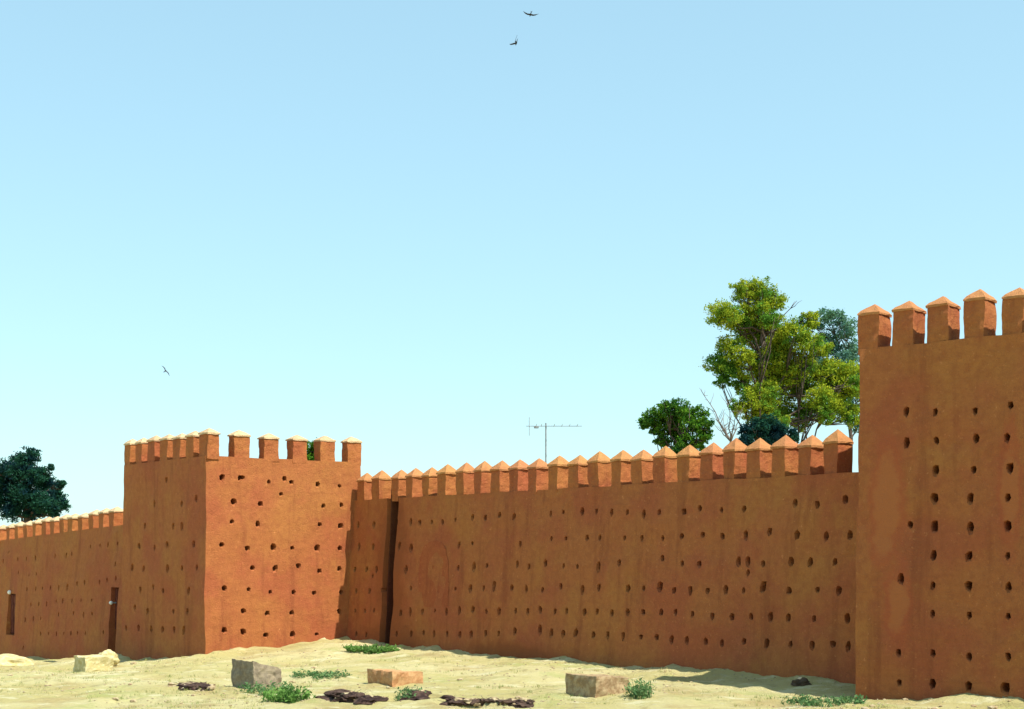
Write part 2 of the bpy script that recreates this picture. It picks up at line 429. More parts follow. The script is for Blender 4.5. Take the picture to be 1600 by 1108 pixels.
M_CURT = patched(plaster('stained_plaster', (.395, .134, .044), (.37, .104, .042), (.40, .152, .044)), [(stn[0], 1.5, .9), (stn[1], .9, 3.6), (stn[3], 2.2, .4)], (.24, .075, .026), (.31, .09, .03), .6, .6)
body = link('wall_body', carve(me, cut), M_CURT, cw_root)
# groove lining: damp stain and painted-in shade on thin sheets inside the slot
def sheet(name, pts, n, thick, mat, parent, seed=0):
    """irregular plaster patch: outline pts (world, on the face), thickness along -n"""
    bm = bmesh.new()
    f = [bm.verts.new(p-n*thick) for p in pts]; b_ = [bm.verts.new(p+n*.05) for p in pts]
    bm.faces.new(f)
    for i in range(len(f)):
        j = (i+1) % len(f); bm.faces.new((f[j], f[i], b_[i], b_[j]))
    bmesh.ops.recalc_face_normals(bm, faces=bm.faces)
    return link(name, bm_mesh(bm, name), mat, parent)
def pix_patch(name, outline, P0, fn, thick, mat, parent, sub=5, jit=1.6):
    pr = random.Random(len(outline)*13); pts = []
    for i in range(len(outline)):
        a = outline[i]; b = outline[(i+1) % len(outline)]
        for k in range(sub):
            u = k/sub; pts.append(plane_hit(a[0]+(b[0]-a[0])*u+pr.uniform(-jit, jit), a[1]+(b[1]-a[1])*u+pr.uniform(-jit, jit), P0, fn))
    return sheet(name, pts, fn, thick, mat, parent)
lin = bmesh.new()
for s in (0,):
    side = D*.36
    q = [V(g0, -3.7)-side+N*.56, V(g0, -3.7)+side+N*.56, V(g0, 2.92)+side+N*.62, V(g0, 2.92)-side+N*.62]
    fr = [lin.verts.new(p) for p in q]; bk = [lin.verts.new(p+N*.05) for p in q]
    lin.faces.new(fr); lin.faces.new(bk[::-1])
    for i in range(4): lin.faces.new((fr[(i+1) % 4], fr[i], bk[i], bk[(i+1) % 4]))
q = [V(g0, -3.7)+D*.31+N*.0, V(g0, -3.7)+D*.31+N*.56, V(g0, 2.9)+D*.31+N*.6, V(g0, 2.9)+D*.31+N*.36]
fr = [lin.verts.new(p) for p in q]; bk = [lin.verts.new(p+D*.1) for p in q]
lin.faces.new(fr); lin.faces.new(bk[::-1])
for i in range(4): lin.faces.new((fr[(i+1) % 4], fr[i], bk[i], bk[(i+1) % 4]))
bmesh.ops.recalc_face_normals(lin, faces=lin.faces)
link('groove_shade_lining', bm_mesh(lin, 'groove_shade_lining'), M_DARK, cw_root)
lc = [547.6,573.7,597,628,650,676,701,730,757.7,785,814.5,843.6,876,908,940,975.6,1008,1043,1081,1117,1153,1191,1230,1271,1313]
mv = merlon_meshes('curtain_merlon', .46, .60, .76, .33, .035)
ANG = math.atan2(-D.y, -D.x)           # local x runs along the wall, local y goes into it
T0 = C0+N*BAT
for x in lc:
    xc = x-(4+4*(x-540)/780)
    u = (xc-CX)/F; q = T0+N*.2
    t = (q.x-u*q.y)/(-D.x+u*D.y)
    p = V(T0+D*t, TOPZ)+N*.02
    put_merlon(cw_root, mv, p, ANG)

# ---- middle tower
MC = Vector((-11.2, 51.3, 0)); MTOP = 3.66; MB = -5.0
mt_root = empty('square_tower', V(MC+D*3.7+N*3, -4.0), 'square rammed earth tower left of centre with one sunlit and one shaded face', 'tower', 'crenellated towers')
WF, WS = 7.5, 6.85; bt = .10
def mt(a, b, z, ins=0):  # a along D (0..WF), b along N (0..WS)
    aa = ins+(a/WF)*(WF-2*ins); bb = ins+(b/WS)*(WS-2*ins)
    return V(MC+D*aa+N*bb, z)
base = [mt(WF, 0, MB), mt(0, 0, MB), mt(0, WS, MB), mt(WF, WS, MB)]
top = [mt(WF, 0, MTOP, bt), mt(0, 0, MTOP, bt), mt(0, WS, MTOP, bt), mt(WF, WS, MTOP, bt)]
me = body_mesh('tower_body_centre', base, top, .3, .04, 2)
H2 = [(130,293),(207,296),(220,293),(335,312),(402,298),(430,312),(547,322),(640,330),(385,365),(181,398),(298,407),(568,417),(657,412),(172,484),(285,495),(555,498),(655,503),
 (130,585),(240,600),(351,595),(433,598),(543,598),(652,600),(263,683),(360,686),(461,676),(550,699),(650,688),(140,773),(245,777),(338,790),(440,790),(529,794),(645,790),
 (222,873),(325,881),(432,878),(650,872),(141,955),(222,962),(318,975),(436,971),(541,972),(650,965)]
H1 = [(720,247),(668,350),(785,350),(849,328),(628,445),(750,445),(790,445),(600,535),(668,540),(722,527),(837,525),(572,628),(620,630),(727,630),(790,630),(850,628),
 (605,722),(663,712),(706,727),(815,727),(583,797),(638,815),(748,817),(810,817),(545,890),(600,887),(653,895),(703,895),(752,897),(797,900)]
nF = N; nS = D
fn1 = tilt_n(nF, bt, MTOP-MB); fn2 = tilt_n(nS, bt, MTOP-MB)
h1 = holes_at(zc(H1, *Z1), mt(0, 0, MB), fn1, .24, .24)
h2 = holes_at([p for p in zc(H2, *Z2) if p[0] < 533], mt(0, 0, MB), fn2, .21, .2)
h3 = holes_at([(p[0]-4, p[1]) for p in zc(H2, *Z2) if p[0] >= 533 and p[1] < 960], mt(0, 0, MB), fn2, .21, .2)
body = link('tower_body', carve(me, [hole_cutter(h1, nF, .45), hole_cutter(h2+h3, nS, .42)]), M_WALL, mt_root)
tv = merlon_meshes('tower_merlon', .64, .46, .78, .20, .035, capmat=M_CAPPALE)
ANGS = ANG+math.pi/2                    # merlons of the sunlit side face towards -D
for i in range(7):
    a = .25+bt+(WF-2*bt-.5)*i/6
    put_merlon(mt_root, tv, V(MC+D*a+N*(bt+.02), MTOP), ANG)
for i in range(1, 6):
    b = .25+bt+(WS-2*bt-.5)*i/5
    put_merlon(mt_root, tv, V(MC+N*b+D*(bt+.02), MTOP), ANGS)

# ---- left curtain wall, dropping away with the ground
L0 = Vector((-16.9, 61, 0))
def lw(t, z=0): return V(L0+D*t, z)
def ltop(t): return 1.36-.035*t
ta, tb = -5.5, 34
lw_root = empty('curtain_wall', lw(12, -5.2), 'low far stretch of earth curtain wall running off the left edge of the photo', 'city wall')
base = [lw(tb, -8.0)-N*.3, lw(ta, -6)-N*.2, lw(ta, -6)+N*TH, lw(tb, -8)+N*TH]
top = [lw(tb, ltop(tb))+N*.25, lw(ta, ltop(ta))+N*.25, lw(ta, ltop(ta))+N*TH, lw(tb, ltop(tb))+N*TH]
me = body_mesh('curtain_left_body', base, top, .35, .05, 3)
HL = [(507,525),(467,528),(432,532),(390,537),(310,568),(285,572),(238,575),(150,585),(110,590),(75,592),(498,612),(75,650),(120,660),(155,655),
 (500,675),(463,682),(430,690),(367,692),(332,697),(290,712),(252,712),(215,715),(181,717),(150,720),(112,722),(395,768),(348,770),(308,770),(270,772),(238,775),(200,785),(165,785),(130,787),
 (398,828),(360,832),(315,825),(250,830),(175,848),(142,848),(108,853),(445,908),(367,912),(332,910),(305,912),(275,913),(240,915),(208,913),(172,915),(97,975),(35,560),(10,600)]
fnl = tilt_n(N, .5, 8.0); PL = lw(0, -4.6)-N*.13
pts = holes_at(zc(HL, *Z1), PL, fnl, .17, .2)
cuts = [hole_cutter(pts, N, .42)]
d1 = plane_hit(175, 985, PL, fnl); d2 = plane_hit(17, 958, PL, fnl)
cuts.append(box_cut(V(d1, -3.2), .8, 3.6, N, .5)); cuts.append(box_cut(V(d2, -3.0), 1.15, 2.1, N, .3))
link('wall_body', carve(me, cuts), M_WALL, lw_root)
def board(name, c, w_, h_, n, setback, thick, mat, parent):
    bm = bmesh.new(); side = Vector((-n.y, n.x, 0)).normalized()
    for k in range(5):
        x0 = -w_/2+w_*k/5+.008; x1 = -w_/2+w_*(k+1)/5-.008; jt = random.uniform(-.015, .015)
        q = [side*x0, side*x1, side*x1+Vector((0, 0, h_)), side*x0+Vector((0, 0, h_))]
        f = [bm.verts.new(c+p+n*(setback+jt)-Vector((0, 0, h_/2))) for p in q]; g = [bm.verts.new(v.co+n*thick) for v in f]
        bm.faces.new(f); bm.faces.new(g[::-1])
        for i in range(4): bm.faces.new((f[(i+1) % 4], f[i], g[i], g[(i+1) % 4]))
    bmesh.ops.recalc_face_normals(bm, faces=bm.faces)
    return link(name, bm_mesh(bm, name), mat, parent)
board('door', V(d1, -2.35), .8, 1.8, N, .3, .06, M_WOOD, lw_root)
board('shutter', V(d2, -3.0), 1.1, 2.0, N, .18, .06, M_WOOD, lw_root)
def ico(name, c, r, sx=1, sy=1, sz=1, mat=None, parent=None, jit=0, sub=2, seed=1):
    bm = bmesh.new(); bmesh.ops.create_icosphere(bm, subdivisions=sub, radius=1)
    for v in bm.verts:
        k = 1+jit*noise.noise(v.co*1.7+Vector((seed*3.1, seed, 0)))
        v.co = Vector((v.co.x*sx*r*k, v.co.y*sy*r*k, v.co.z*sz*r*k))+c
    return link(name, bm_mesh(bm, name), mat, parent)
for (px, py, rt) in ((174, 942, .085), (15.5, 925.5, .11)):
    p = plane_hit(px, py, PL, fnl)-N*.02
    lp = empty('wall_lamp', p, 'small white lamp above the '+('brown shutter at the left edge of the wall' if px < 50 else 'narrow dark doorway beside the central tower'), 'lamp', 'white lamps on the left wall')
    ico('lamp_globe', p, rt, mat=M_LAMP, parent=lp)
    bmx = bmesh.new(); bmesh.ops.create_cone(bmx, segments=10, radius1=.03, radius2=.03, depth=.7 if px > 50 else .22, cap_ends=True, matrix=Matrix.Translation(p+N*(.33 if px > 50 else .1))@N.to_track_quat('Z', 'Y').to_matrix().to_4x4())
    link('bracket', bm_mesh(bmx, 'bracket'), M_METAL, lp)
lv = merlon_meshes('far_merlon', .52, .55, .62, .2, .035, capmat=M_CAPPALE)
LT = L0+N*.25
for x in [-52, -37, -22, -7, 7, 22, 35, 49, 63, 78, 91, 106, 119, 135, 152, 168, 184]:
    u = (x-4-CX)/F; q = LT+N*.2
    t = (q.x-u*q.y)/(-D.x+u*D.y)
    put_merlon(lw_root, lv, V(LT+D*t, ltop(t))+N*.02, ANG)

# ---- near tower on the right
RD = Vector((2500, -2200, 0)).normalized(); RN = Vector((-RD.y, RD.x, 0))
RC = Vector((8.40, 34.6, 0)); RTOP = 5.06; RB = -4.8; RW, RDp = 8.3, 6.2
rt_root = empty('square_tower', V(RC+RD*4+RN*3, -3.3), 'tall near tower cut off by the right edge, with reddish plaster patches', 'tower', 'crenellated towers')
rb = .10; rbf = .12
base = [V(RC, RB), V(RC+RD*RW, RB), V(RC+RD*RW+RN*RDp, RB), V(RC+RN*RDp, RB)]
top = [V(RC+RD*rb+RN*rbf, RTOP), V(RC+RD*(RW-rb)+RN*rbf, RTOP), V(RC+RD*(RW-rb)+RN*(RDp-rb), RTOP), V(RC+RD*rb+RN*(RDp-rb), RTOP)]
me = body_mesh('tower_body_near', base, top, .3, .05, 4)
H5 = [(190,347),(191,427),(198,636),(177,774),(170,962),(170,1038),(265,347),(266,421),(264,496),(261,568),(261,640),(259,715),(258,790),(257,863),(258,965),(256,1043),
 (365,345),(367,416),(361,495),(354,568),(354,640),(350,715),(348,792),(348,868),(349,973),(348,1047),(456,332),(447,413),(454,492),(448,568),(447,640),(448,715),(451,793),(450,870),(450,973),(442,1052)]
H5 += [(540+random.randint(-4, 4), y) for y in (325, 405, 490, 566, 640, 716, 794, 872, 976, 1058)]
fr = tilt_n(RN, rbf, RTOP-RB)
hh = holes_at(zc(H5, *Z5), V(RC, RB), fr, .16, .2)
pc = V(RC, RB)
c1, c2, c3, c4 = [tuple(plane_hit(x, y, pc, fr)) for x, y in ((1386, 790), (1402, 945), (1578, 760), (1372, 600))]
M_NEAR = patched(plaster('patched_plaster', (.395, .134, .044), (.37, .104, .042), (.40, .152, .044)), [(c1, .42, 1.9), (c2, .3, .95), (c3, .25, 1.5)], (.425, .148, .050), (.385, .092, .038))
link('tower_body', carve(me, [hole_cutter(hh, RN, .42)]), M_NEAR, rt_root)
rv = merlon_meshes('near_merlon', .52, .70, .84, .25, .022)
RANG = math.atan2(RD.y, RD.x)
n_r = 9
for i in range(n_r):
    a = rb+.21+i*.895
    if a > RW-.3: break
    put_merlon(rt_root, rv, V(RC+RD*a+RN*(rbf+.02), RTOP), RANG, (1.06 if i == 0 else 1, 1, 1))
for i in range(1, 6):
    put_merlon(rt_root, rv, V(RC+RD*(RW-rb-.02)+RN*(rbf+.3+i*.95), RTOP), RANG+math.pi/2)

# ------------------------------------------------------------ tubes, leaves, trees
def tube(bm, pts, rads, seg=6):
    prev = None
    for i, p in enumerate(pts):
        d = (pts[min(i+1, len(pts)-1)]-pts[max(i-1, 0)]).normalized()
        a = d.cross(Vector((.3, .2, 1)) if abs(d.z) < .9 else Vector((1, .1, 0))).normalized(); b = d.cross(a)
        ring = [bm.verts.new(p+(a*math.cos(k/seg*math.tau)+b*math.sin(k/seg*math.tau))*rads[i]) for k in range(seg)]
        if prev:
            for k in range(seg): bm.faces.new((prev[k], prev[(k+1) % seg], ring[(k+1) % seg], ring[k]))
        else: bm.faces.new(ring[::-1])
        prev = ring
    bm.faces.new(prev)
def limb(bm, a, b, r0, r1, rnd, wob=.12, n=6, seg=6, sag=0):
    L = (b-a).length
    pts = []
    for i in range(n+1):
        u = i/n; j = Vector((rnd.uniform(-1, 1), rnd.uniform(-1, 1), rnd.uniform(-1, 1)))*wob*L*.3*math.sin(u*math.pi)
        pts.append(a.lerp(b, u)+j+Vector((0, 0, -sag*math.sin(u*math.pi)*L)))
    tube(bm, pts, [r0+(r1-r0)*i/n for i in range(n+1)], seg)
    return pts
def leaf(verts, faces, c, s, rnd, flat=0.):
    n = Vector((rnd.gauss(0, 1), rnd.gauss(0, 1), rnd.gauss(0, 1)+flat)).normalized()
    a = n.orthogonal().normalized(); a = Matrix.Rotation(rnd.uniform(0, 6.28), 3, n)@a; b = n.cross(a)
    l = s*rnd.uniform(.7, 1.3); q = l*rnd.uniform(.35, .55); k = len(verts)
    verts += [c-a*l, c-b*q+a*l*.1, c+a*l, c+b*q+a*l*.1]; faces.append((k, k+1, k+2, k+3))
def tree(root_name, label, cat, Y, trunk_px, blobs, mat, bark, puff=1.12, per=900, ls=.085, base_z=-3.4, group=None, seed=1, tr=.25, fork=None, bare=(), dens=1.):
    """blobs: (px, py, rpx) crown clumps at distance Y; scattered in depth as well"""
    rnd = random.Random(seed)
    root = empty(root_name, Vector(((trunk_px-CX)/F*Y, Y, base_z)), label, cat, group)
    cs = []
    ymid = sum(b[1] for b in blobs)/len(blobs)
    sp = (max(b[0] for b in blobs)-min(b[0] for b in blobs))/F*Y
    for (px, py, r) in blobs:
        dy = rnd.uniform(-.22, .22)*sp if len(blobs) > 3 else 0
        if len(cs) % 2: dy *= .5
        yy = Y+dy; c = ray(px, py)*yy; cs.append((c, r*puff/F*yy))
    bm = bmesh.new()
    fk = ray(*(fork or (trunk_px, ymid)))*Y
    b0 = Vector(root.location)-Vector((0, 0, .3))
    spine = limb(bm, b0, fk, tr, tr*.6, rnd, .06, 10, 8)
    for c, r in cs:
        j = rnd.randint(5, 10); 
        cand = [p for p in spine[3:] if p.z < c.z-.2] or [spine[6]]
        s = cand[-1] if rnd.random() < .7 else rnd.choice(cand)
        e = limb(bm, s, c-Vector((0, 0, r*.2)), tr*.34, .02, rnd, .22, 6, 5)
        for k in range(5):
            d = Vector((rnd.gauss(0, 1), rnd.gauss(0, 1), rnd.gauss(0, .8))).normalized()
            limb(bm, e[-3], c+d*r*.85, .03, .008, rnd, .2, 3, 4)
    for (ax, ay, bx_, by_) in bare:
        e = limb(bm, ray(ax, ay)*Y, ray(bx_, by_)*(Y+.3), .045, .01, rnd, .15, 5, 4)
        for k in range(3):
            i = rnd.randint(1, 4); limb(bm, e[i], e[i]+Vector((rnd.uniform(-.5, .5), rnd.uniform(-.5, .5), rnd.uniform(.1, .5))), .02, .006, rnd, .2, 3, 4)
    link('trunk', bm_mesh(bm, 'trunk'), bark, root, True)
    vs, fs = [], []
    for c, r in cs:
        # a clump is made of small tufts spread over its volume
        nt = int(60*dens*max(.4, (r/.7)**1.6)); 
        for _ in range(nt):
            d = Vector((rnd.gauss(0, 1), rnd.gauss(0, 1), rnd.gauss(0, 1))).normalized()
            q = c+d*r*(rnd.random()**.42)*rnd.uniform(.75, 1.12); q.z = c.z+(q.z-c.z)*.82
            tr_ = r*rnd.uniform(.16, .28)
            for _k in range(int(per/26)):
                p = q+Vector((rnd.gauss(0, 1), rnd.gauss(0, 1), rnd.gauss(0, .8)))*tr_*.6
                leaf(vs, fs, p, ls*.8, rnd, .6)
    me = bpy.data.meshes.new('crown'); me.from_pydata(vs, [], fs)
    link('crown', me, mat, root)
    return root

tree('clumped_tree', 'tallest tree in the photo, yellow-green clumped crown above the curtain wall', 'tree', 62, 1196,
 [(1158,455,14),(1185,452,17),(1205,470,17),(1180,478,20),(1130,492,20),(1150,500,17),(1170,510,20),(1192,505,17),(1215,525,16),(1140,545,18),(1125,570,17),(1145,578,18),(1165,560,14),
  (1240,520,20),(1262,535,17),(1225,548,18),(1180,572,16),(1200,590,18),(1225,585,17),(1178,622,20),(1196,635,16),(1255,565,18),(1275,590,20),(1300,580,18),(1245,610,20),(1285,625,20),(1315,610,20),(1325,585,18),(1310,640,17),(1265,500,13),(1160,600,14),(1290,650,12),(1262,640,15),
  (1200,545,20),(1207,570,20),(1198,612,20),(1225,642,20),(1240,585,20),(1172,528,15),(1250,660,13),(1282,545,13),(1335,603,17),(1332,648,15),(1128,595,10),(1215,660,14),(1180,650,14),(1300,605,18),(1155,635,12),(1205,500,14)],
 M_LEAF_YEL, M_BARK, per=1150, ls=.068, seed=4, tr=.19, puff=1.36, fork=(1192, 520), bare=((1190,530,1245,470),(1180,520,1118,528),(1235,680,1290,655)), dens=1.25)
tree('tree', 'paler blue-green tree showing behind the yellow-green one, against the near tower', 'tree', 74, 1322,
 [(1290,495,17),(1310,500,18),(1325,515,20),(1335,545,22),(1318,560,18),(1345,580,22),(1300,530,16),(1345,620,22),(1276,512,12),(1280,560,16),(1300,575,18),(1318,600,18),(1325,640,16),(1300,545,16),(1340,665,14)],
 M_LEAF_PAL, M_BARK, per=560, ls=.09, seed=9, tr=.14, fork=(1325, 560), dens=.8)
tree('bushy_tree', 'dark undergrowth tree at the foot of the tall clumped tree, just above the wall', 'tree', 58, 1207,
 [(1172,672,15),(1195,665,20),(1215,672,18),(1235,680,14),(1165,690,14),(1200,690,18)],
 M_LEAF_BLU, M_BARK, per=900, ls=.08, seed=12, tr=.09, fork=(1205, 704), dens=1.3)
tree('round_tree', 'small dark green round-topped tree above the wall, left of the tall clumped tree', 'tree', 56, 1068,
 [(1022,655,18),(1040,640,16),(1012,662,12),(1062,640,18),(1085,650,19),(1100,662,14),(1050,662,22),(1078,672,20),(1060,680,16),(1028,672,12),(1100,680,12),(1060,698,16),(1035,690,12),(1088,694,14)],
 M_LEAF_GRN, M_BARK, per=950, ls=.07, seed=15, tr=.18, fork=(1065, 672), dens=1.3)
tree('tree', 'dark bluish tree rising behind the low wall at the left edge', 'tree', 92, 40,
 [(8,735,20),(30,722,16),(48,712,14),(38,740,20),(60,745,18),(78,758,16),(88,775,15),(98,790,11),(15,765,24),(45,775,24),(70,785,20),(20,795,20),(55,800,16),(85,800,12),(-15,750,24),(-18,785,24),(95,757,8),(80,730,6)],
 M_LEAF_BLU, M_BARK, per=800, ls=.11, base_z=-5.5, seed=21, tr=.35, fork=(40, 760), dens=1.0)
tree('tree', 'little green tree top glimpsed between the merlons of the central tower', 'tree', 70, 494,
 [(488,700,13),(499,706,12),(484,714,12),(495,722,13)],
 M_LEAF_GRN, M_BARK, per=900, ls=.08, base_z=-3.4, seed=30, tr=.15, fork=(492, 712), dens=1.3)
# leafless tree between the two crowns
def bare_tree():
    rnd = random.Random(8); Y = 59
    base_ = Vector(((1146-CX)/F*Y, Y, -3.4))
    root = empty('leafless_tree', base_, 'thin leafless tree with bare twigs between the round tree and the tall tree', 'tree')
    bm = bmesh.new(); f = ray(1142, 690)*Y
    limb(bm, base_-Vector((0, 0, .3)), f, .12, .06, rnd, .05, 8, 6)
    for (x, y) in ((1093,606),(1112,640),(1128,652),(1136,622),(1152,645),(1120,668),(1160,640)):
        e = limb(bm, f, ray(x, y)*(Y+rnd.uniform(-1, 1)), .035, .008, rnd, .15, 6, 5)
        for k in range(6):
            i = rnd.randint(2, 5); limb(bm, e[i], e[i]+Vector((rnd.uniform(-.5, .5), rnd.uniform(-.4, .4), rnd.uniform(0, .6))), .014, .005, rnd, .2, 3, 4)
    link('trunk', bm_mesh(bm, 'trunk'), M_BARK_PALE, root, True)
bare_tree()

# ------------------------------------------------------------ television antenna on its mast
def antenna():
    Y = 52; s = Y/F
    b = Vector(((853-CX)*s, Y, -3.4)); root = empty('television_antenna', b, 'thin television antenna on a mast sticking up behind the wall', 'antenna')
    bm = bmesh.new(); zt = (HY-661)*s; zb = (HY-666)*s
    tube(bm, [b-Vector((0, 0, .2)), Vector((b.x, Y, zt))], [.04, .028], 8); link('mast', bm_mesh(bm, 'mast'), M_METAL, root)
    x0, x1 = (822-CX)*s, (909-CX)*s
    bm = bmesh.new(); tube(bm, [Vector((x0, Y-.045, zb)), Vector((x1, Y-.045, zb))], [.014, .014], 6); link('boom', bm_mesh(bm, 'boom'), M_METAL, root)
    rods = [(827, .36), (838, .0), (846, .0), (866, .0), (878, .0), (890, .0), (902, .0)]
    for px, hv in rods:
        x = (px-CX)*s; bm = bmesh.new()
        if hv: tube(bm, [Vector((x, Y-.03, zb-hv)), Vector((x, Y-.03, zb+hv*.9))], [.012]*2, 5)
        else: tube(bm, [Vector((x, Y-.55, zb+.03)), Vector((x, Y+.45, zb+.03))], [.010]*2, 5)
        link('element', bm_mesh(bm, 'element'), M_METAL, root)
    bm = bmesh.new(); bmesh.ops.create_cube(bm, size=1, matrix=Matrix.Translation((( 838-CX)*s, Y-.04, zb-.04))@Matrix.Diagonal((.18, .08, .09, 1)))
    bmesh.ops.bevel(bm, geom=bm.edges[:], offset=.012, segments=2, affect='EDGES')
    link('junction_box', bm_mesh(bm, 'junction_box'), M_METAL, root)
antenna()

# ------------------------------------------------------------ birds on the wing
def bird(px, py, Y, span, rot, label, fold=(25, 25)):
    root = empty('bird', ray(px, py)*Y, label, 'bird', 'birds flying over the wall')
    root.rotation_euler = rot
    bm = bmesh.new(); s = span
    prof = [(-.20, .004, 0), (-.15, .018, 0), (-.07, .034, 0), (.02, .042, .002), (.09, .036, .004), (.13, .028, .01), (.17, .026, .014), (.195, .014, .012), (.215, .003, .008)]
    prev = None
    for (y, r, z) in prof:
        ring = [bm.verts.new((math.cos(k/10*math.tau)*r*s, y*s, (z+math.sin(k/10*math.tau)*r*.9)*s)) for k in range(10)]
        if prev:
            for k in range(10): bm.faces.new((prev[k], prev[(k+1) % 10], ring[(k+1) % 10], ring[k]))
        prev = ring
    # forked tail and swept wings, a few millimetres thick, all one body
    def slab(P, th=.006):
        f = [bm.verts.new(Vector(p)*s+Vector((0, 0, th*s))) for p in P]; g = [bm.verts.new(Vector(p)*s-Vector((0, 0, th*s))) for p in P]
        bm.faces.new(f); bm.faces.new(g[::-1])
        for i in range(len(f)):
            j = (i+1) % len(f); bm.faces.new((f[j], f[i], g[i], g[j]))
    slab([(-.02, -.14, 0), (-.055, -.30, 0), (0, -.22, 0), (.055, -.30, 0), (.02, -.14, 0)])
    for sgn, a in ((1, fold[0]), (-1, fold[1])):
        a1 = R(a); a2 = R(a*.35)
        def W(r, y):
            if r < .2: return (sgn*r*math.cos(a1), y, .01+r*math.sin(a1))
            return (sgn*(.2*math.cos(a1)+(r-.2)*math.cos(a2)), y, .01+.2*math.sin(a1)+(r-.2)*math.sin(a2))
        slab([W(.02, .10), W(.2, .13), W(.2, .015), W(.02, -.03)])
        slab([W(.2, .13), W(.36, .06), W(.52, -.10), W(.36, -.03), W(.2, .015)])
    bmesh.ops.recalc_face_normals(bm, faces=bm.faces)
    ob = link('body', bm_mesh(bm, 'body'), M_BIRD); ob.parent = root
bird(829, 22.5, 40, .44, (R(-24), R(4), R(12)), 'topmost bird, gliding edge-on at the top of the sky', (8, 12))
bird(807, 67, 40, .50, (R(-35), R(-46), R(38)), 'bird with one wing raised straight up, just below the topmost bird', (50, 40))
bird(258, 580, 58, .52, (R(48), R(52), R(25)), 'lone banking bird in the left part of the sky above the central tower', (20, 20))

# ------------------------------------------------------------ blocks and stones on the open ground
def block(px, py, w_, d_, h_, mat, label, rot=0, tilt=(0, 0), sink=.12, seed=1, wedge=0., top_px=None):
    g = ground_hit(px, py)
    root = empty('masonry_block', g, label, 'block', 'masonry blocks lying on the open ground')
    Rz = Matrix.Rotation(rot, 3, 'Z'); a = Rz@D; b = Rz@N
    c = V(g, g.z-sink)
    base = [c+a*w_, c.copy(), c+b*d_, c+a*w_+b*d_]
    top = [p+Vector((0, 0, h_+sink)) for p in base]
    top[2] -= Vector((0, 0, wedge)); top[3] -= Vector((0, 0, wedge))
    me = body_mesh('block', base, top, .055, .06, seed, 2.6)
    link('block_body', me, mat, root)
# (px,py) is the near corner where the shaded front meets the sunlit side
block(395, 1079, 1.15, .85, .76, M_CONC_GREY, 'upright grey concrete block with a tall square shaded front', seed=3, wedge=.22)
block(612, 1074, 1.2, 1.0, .42, M_CONC_ORANGE, 'orange-brown masonry block behind the dark gullies, left of centre', seed=5, wedge=.08)
block(931, 1091, 1.12, 1.05, .50, M_CONC_BROWN, 'low brown and yellowish block nearest to the near tower', seed=7, wedge=.06)
block(134, 1050, 1.05, .95, .48, M_CONC_PALE, 'pale yellow block in front of the doorway of the low left wall', seed=9)
p = ground_hit(168, 1040); st = empty('stone', p, 'pale rounded stone leaning against the right end of the pale yellow block', 'stone')
ico('stone_body', p+Vector((0, 0, .2)), .34, 1.2, .9, .95, M_CONC_PALE, st, .5, 3, 4)
p = ground_hit(6, 1040); st = empty('earth_mound', p, 'low pale earth mound at the left edge of the ground', 'mound')
ico('mound_body', p+Vector((-.1, .3, .0)), .95, 1.2, .9, .42, M_CONC_PALE, st, .4, 4, 6)
p = ground_hit(1252, 1070); st = empty('stone', p, 'small dark stone with a pale lump on top by the foot of the curtain wall', 'stone')
ico('stone_body', p+Vector((0, 0, .05)), .16, 1.5, .9, .7, M_DSTONE, st, .5, 3, 8); ico('pale_lump', p+Vector((-.02, 0, .15)), .07, 1.3, 1, .7, M_STONE, st, .4, 2, 3)

def rubble(px0, py0, px1, py1, n, smin, smax, label, seed, w_=.3, twigs=0):
    a = ground_hit(px0, py0); b = ground_hit(px1, py1); rnd = random.Random(seed)
    m = (a+b)/2; root = empty('rubble_heap', V(m, gz(m.x, m.y)), label, 'rubble', 'dark rubble heaps in the foreground')
    bm = bmesh.new()
    for i in range(n):
        u = rnd.random(); p = a.lerp(b, u)+Vector((rnd.uniform(-w_, w_)*.4, rnd.uniform(-w_, w_), 0)); r = rnd.uniform(smin, smax)
        p.z = gz(p.x, p.y)+r*.12
        q = bmesh.ops.create_icosphere(bm, subdivisions=2, radius=1)
        rot = Matrix.Rotation(rnd.uniform(0, 6), 3, 'Z')
        for v in q['verts']:
            k = 1+.7*noise.noise(v.co*1.5+Vector((i*3.7, i, 0)))
            v.co = rot@Vector((v.co.x*r*1.5*k, v.co.y*r*k, v.co.z*r*.5*k))+p
    link('stones', bm_mesh(bm, 'stones'), M_RUBBLE, root)
    bm = bmesh.new()
    for i in range(n//2):
        p = a.lerp(b, rnd.random())+Vector((rnd.uniform(-w_, w_)*.6, rnd.uniform(-w_, w_)*1.2, 0)); r = rnd.uniform(smin, smax)*.6
        p.z = gz(p.x, p.y)+r*.5
        q = bmesh.ops.create_icosphere(bm, subdivisions=2, radius=1)
        for v in q['verts']:
            k = 1+.8*noise.noise(v.co*1.5+Vector((i*2.7, i, 9)))
            v.co = Vector((v.co.x*r*1.4*k, v.co.y*r*k, v.co.z*r*.7*k))+p
    link('clods', bm_mesh(bm, 'clods'), M_CLOD, root)
    if twigs:
        bm = bmesh.new()
        for i in range(twigs):
            p = a.lerp(b, rnd.random())+Vector((0, rnd.uniform(-w_, w_), 0)); p.z = gz(p.x, p.y)
            limb(bm, p, p+Vector((rnd.uniform(-.35, .35), rnd.uniform(-.3, .3), rnd.uniform(.03, .14))), .010, .003, rnd, .3, 3, 4)
        link('twigs', bm_mesh(bm, 'twigs'), M_BARK, root)
rubble(280, 1072, 326, 1077, 30, .07, .19, 'small dark rubble heap left of the upright grey block', 1, .3, 26)
rubble(506, 1088, 556, 1091, 36, .07, .22, 'dark purple-brown rubble heap right of the green weeds', 2, .28, 24)
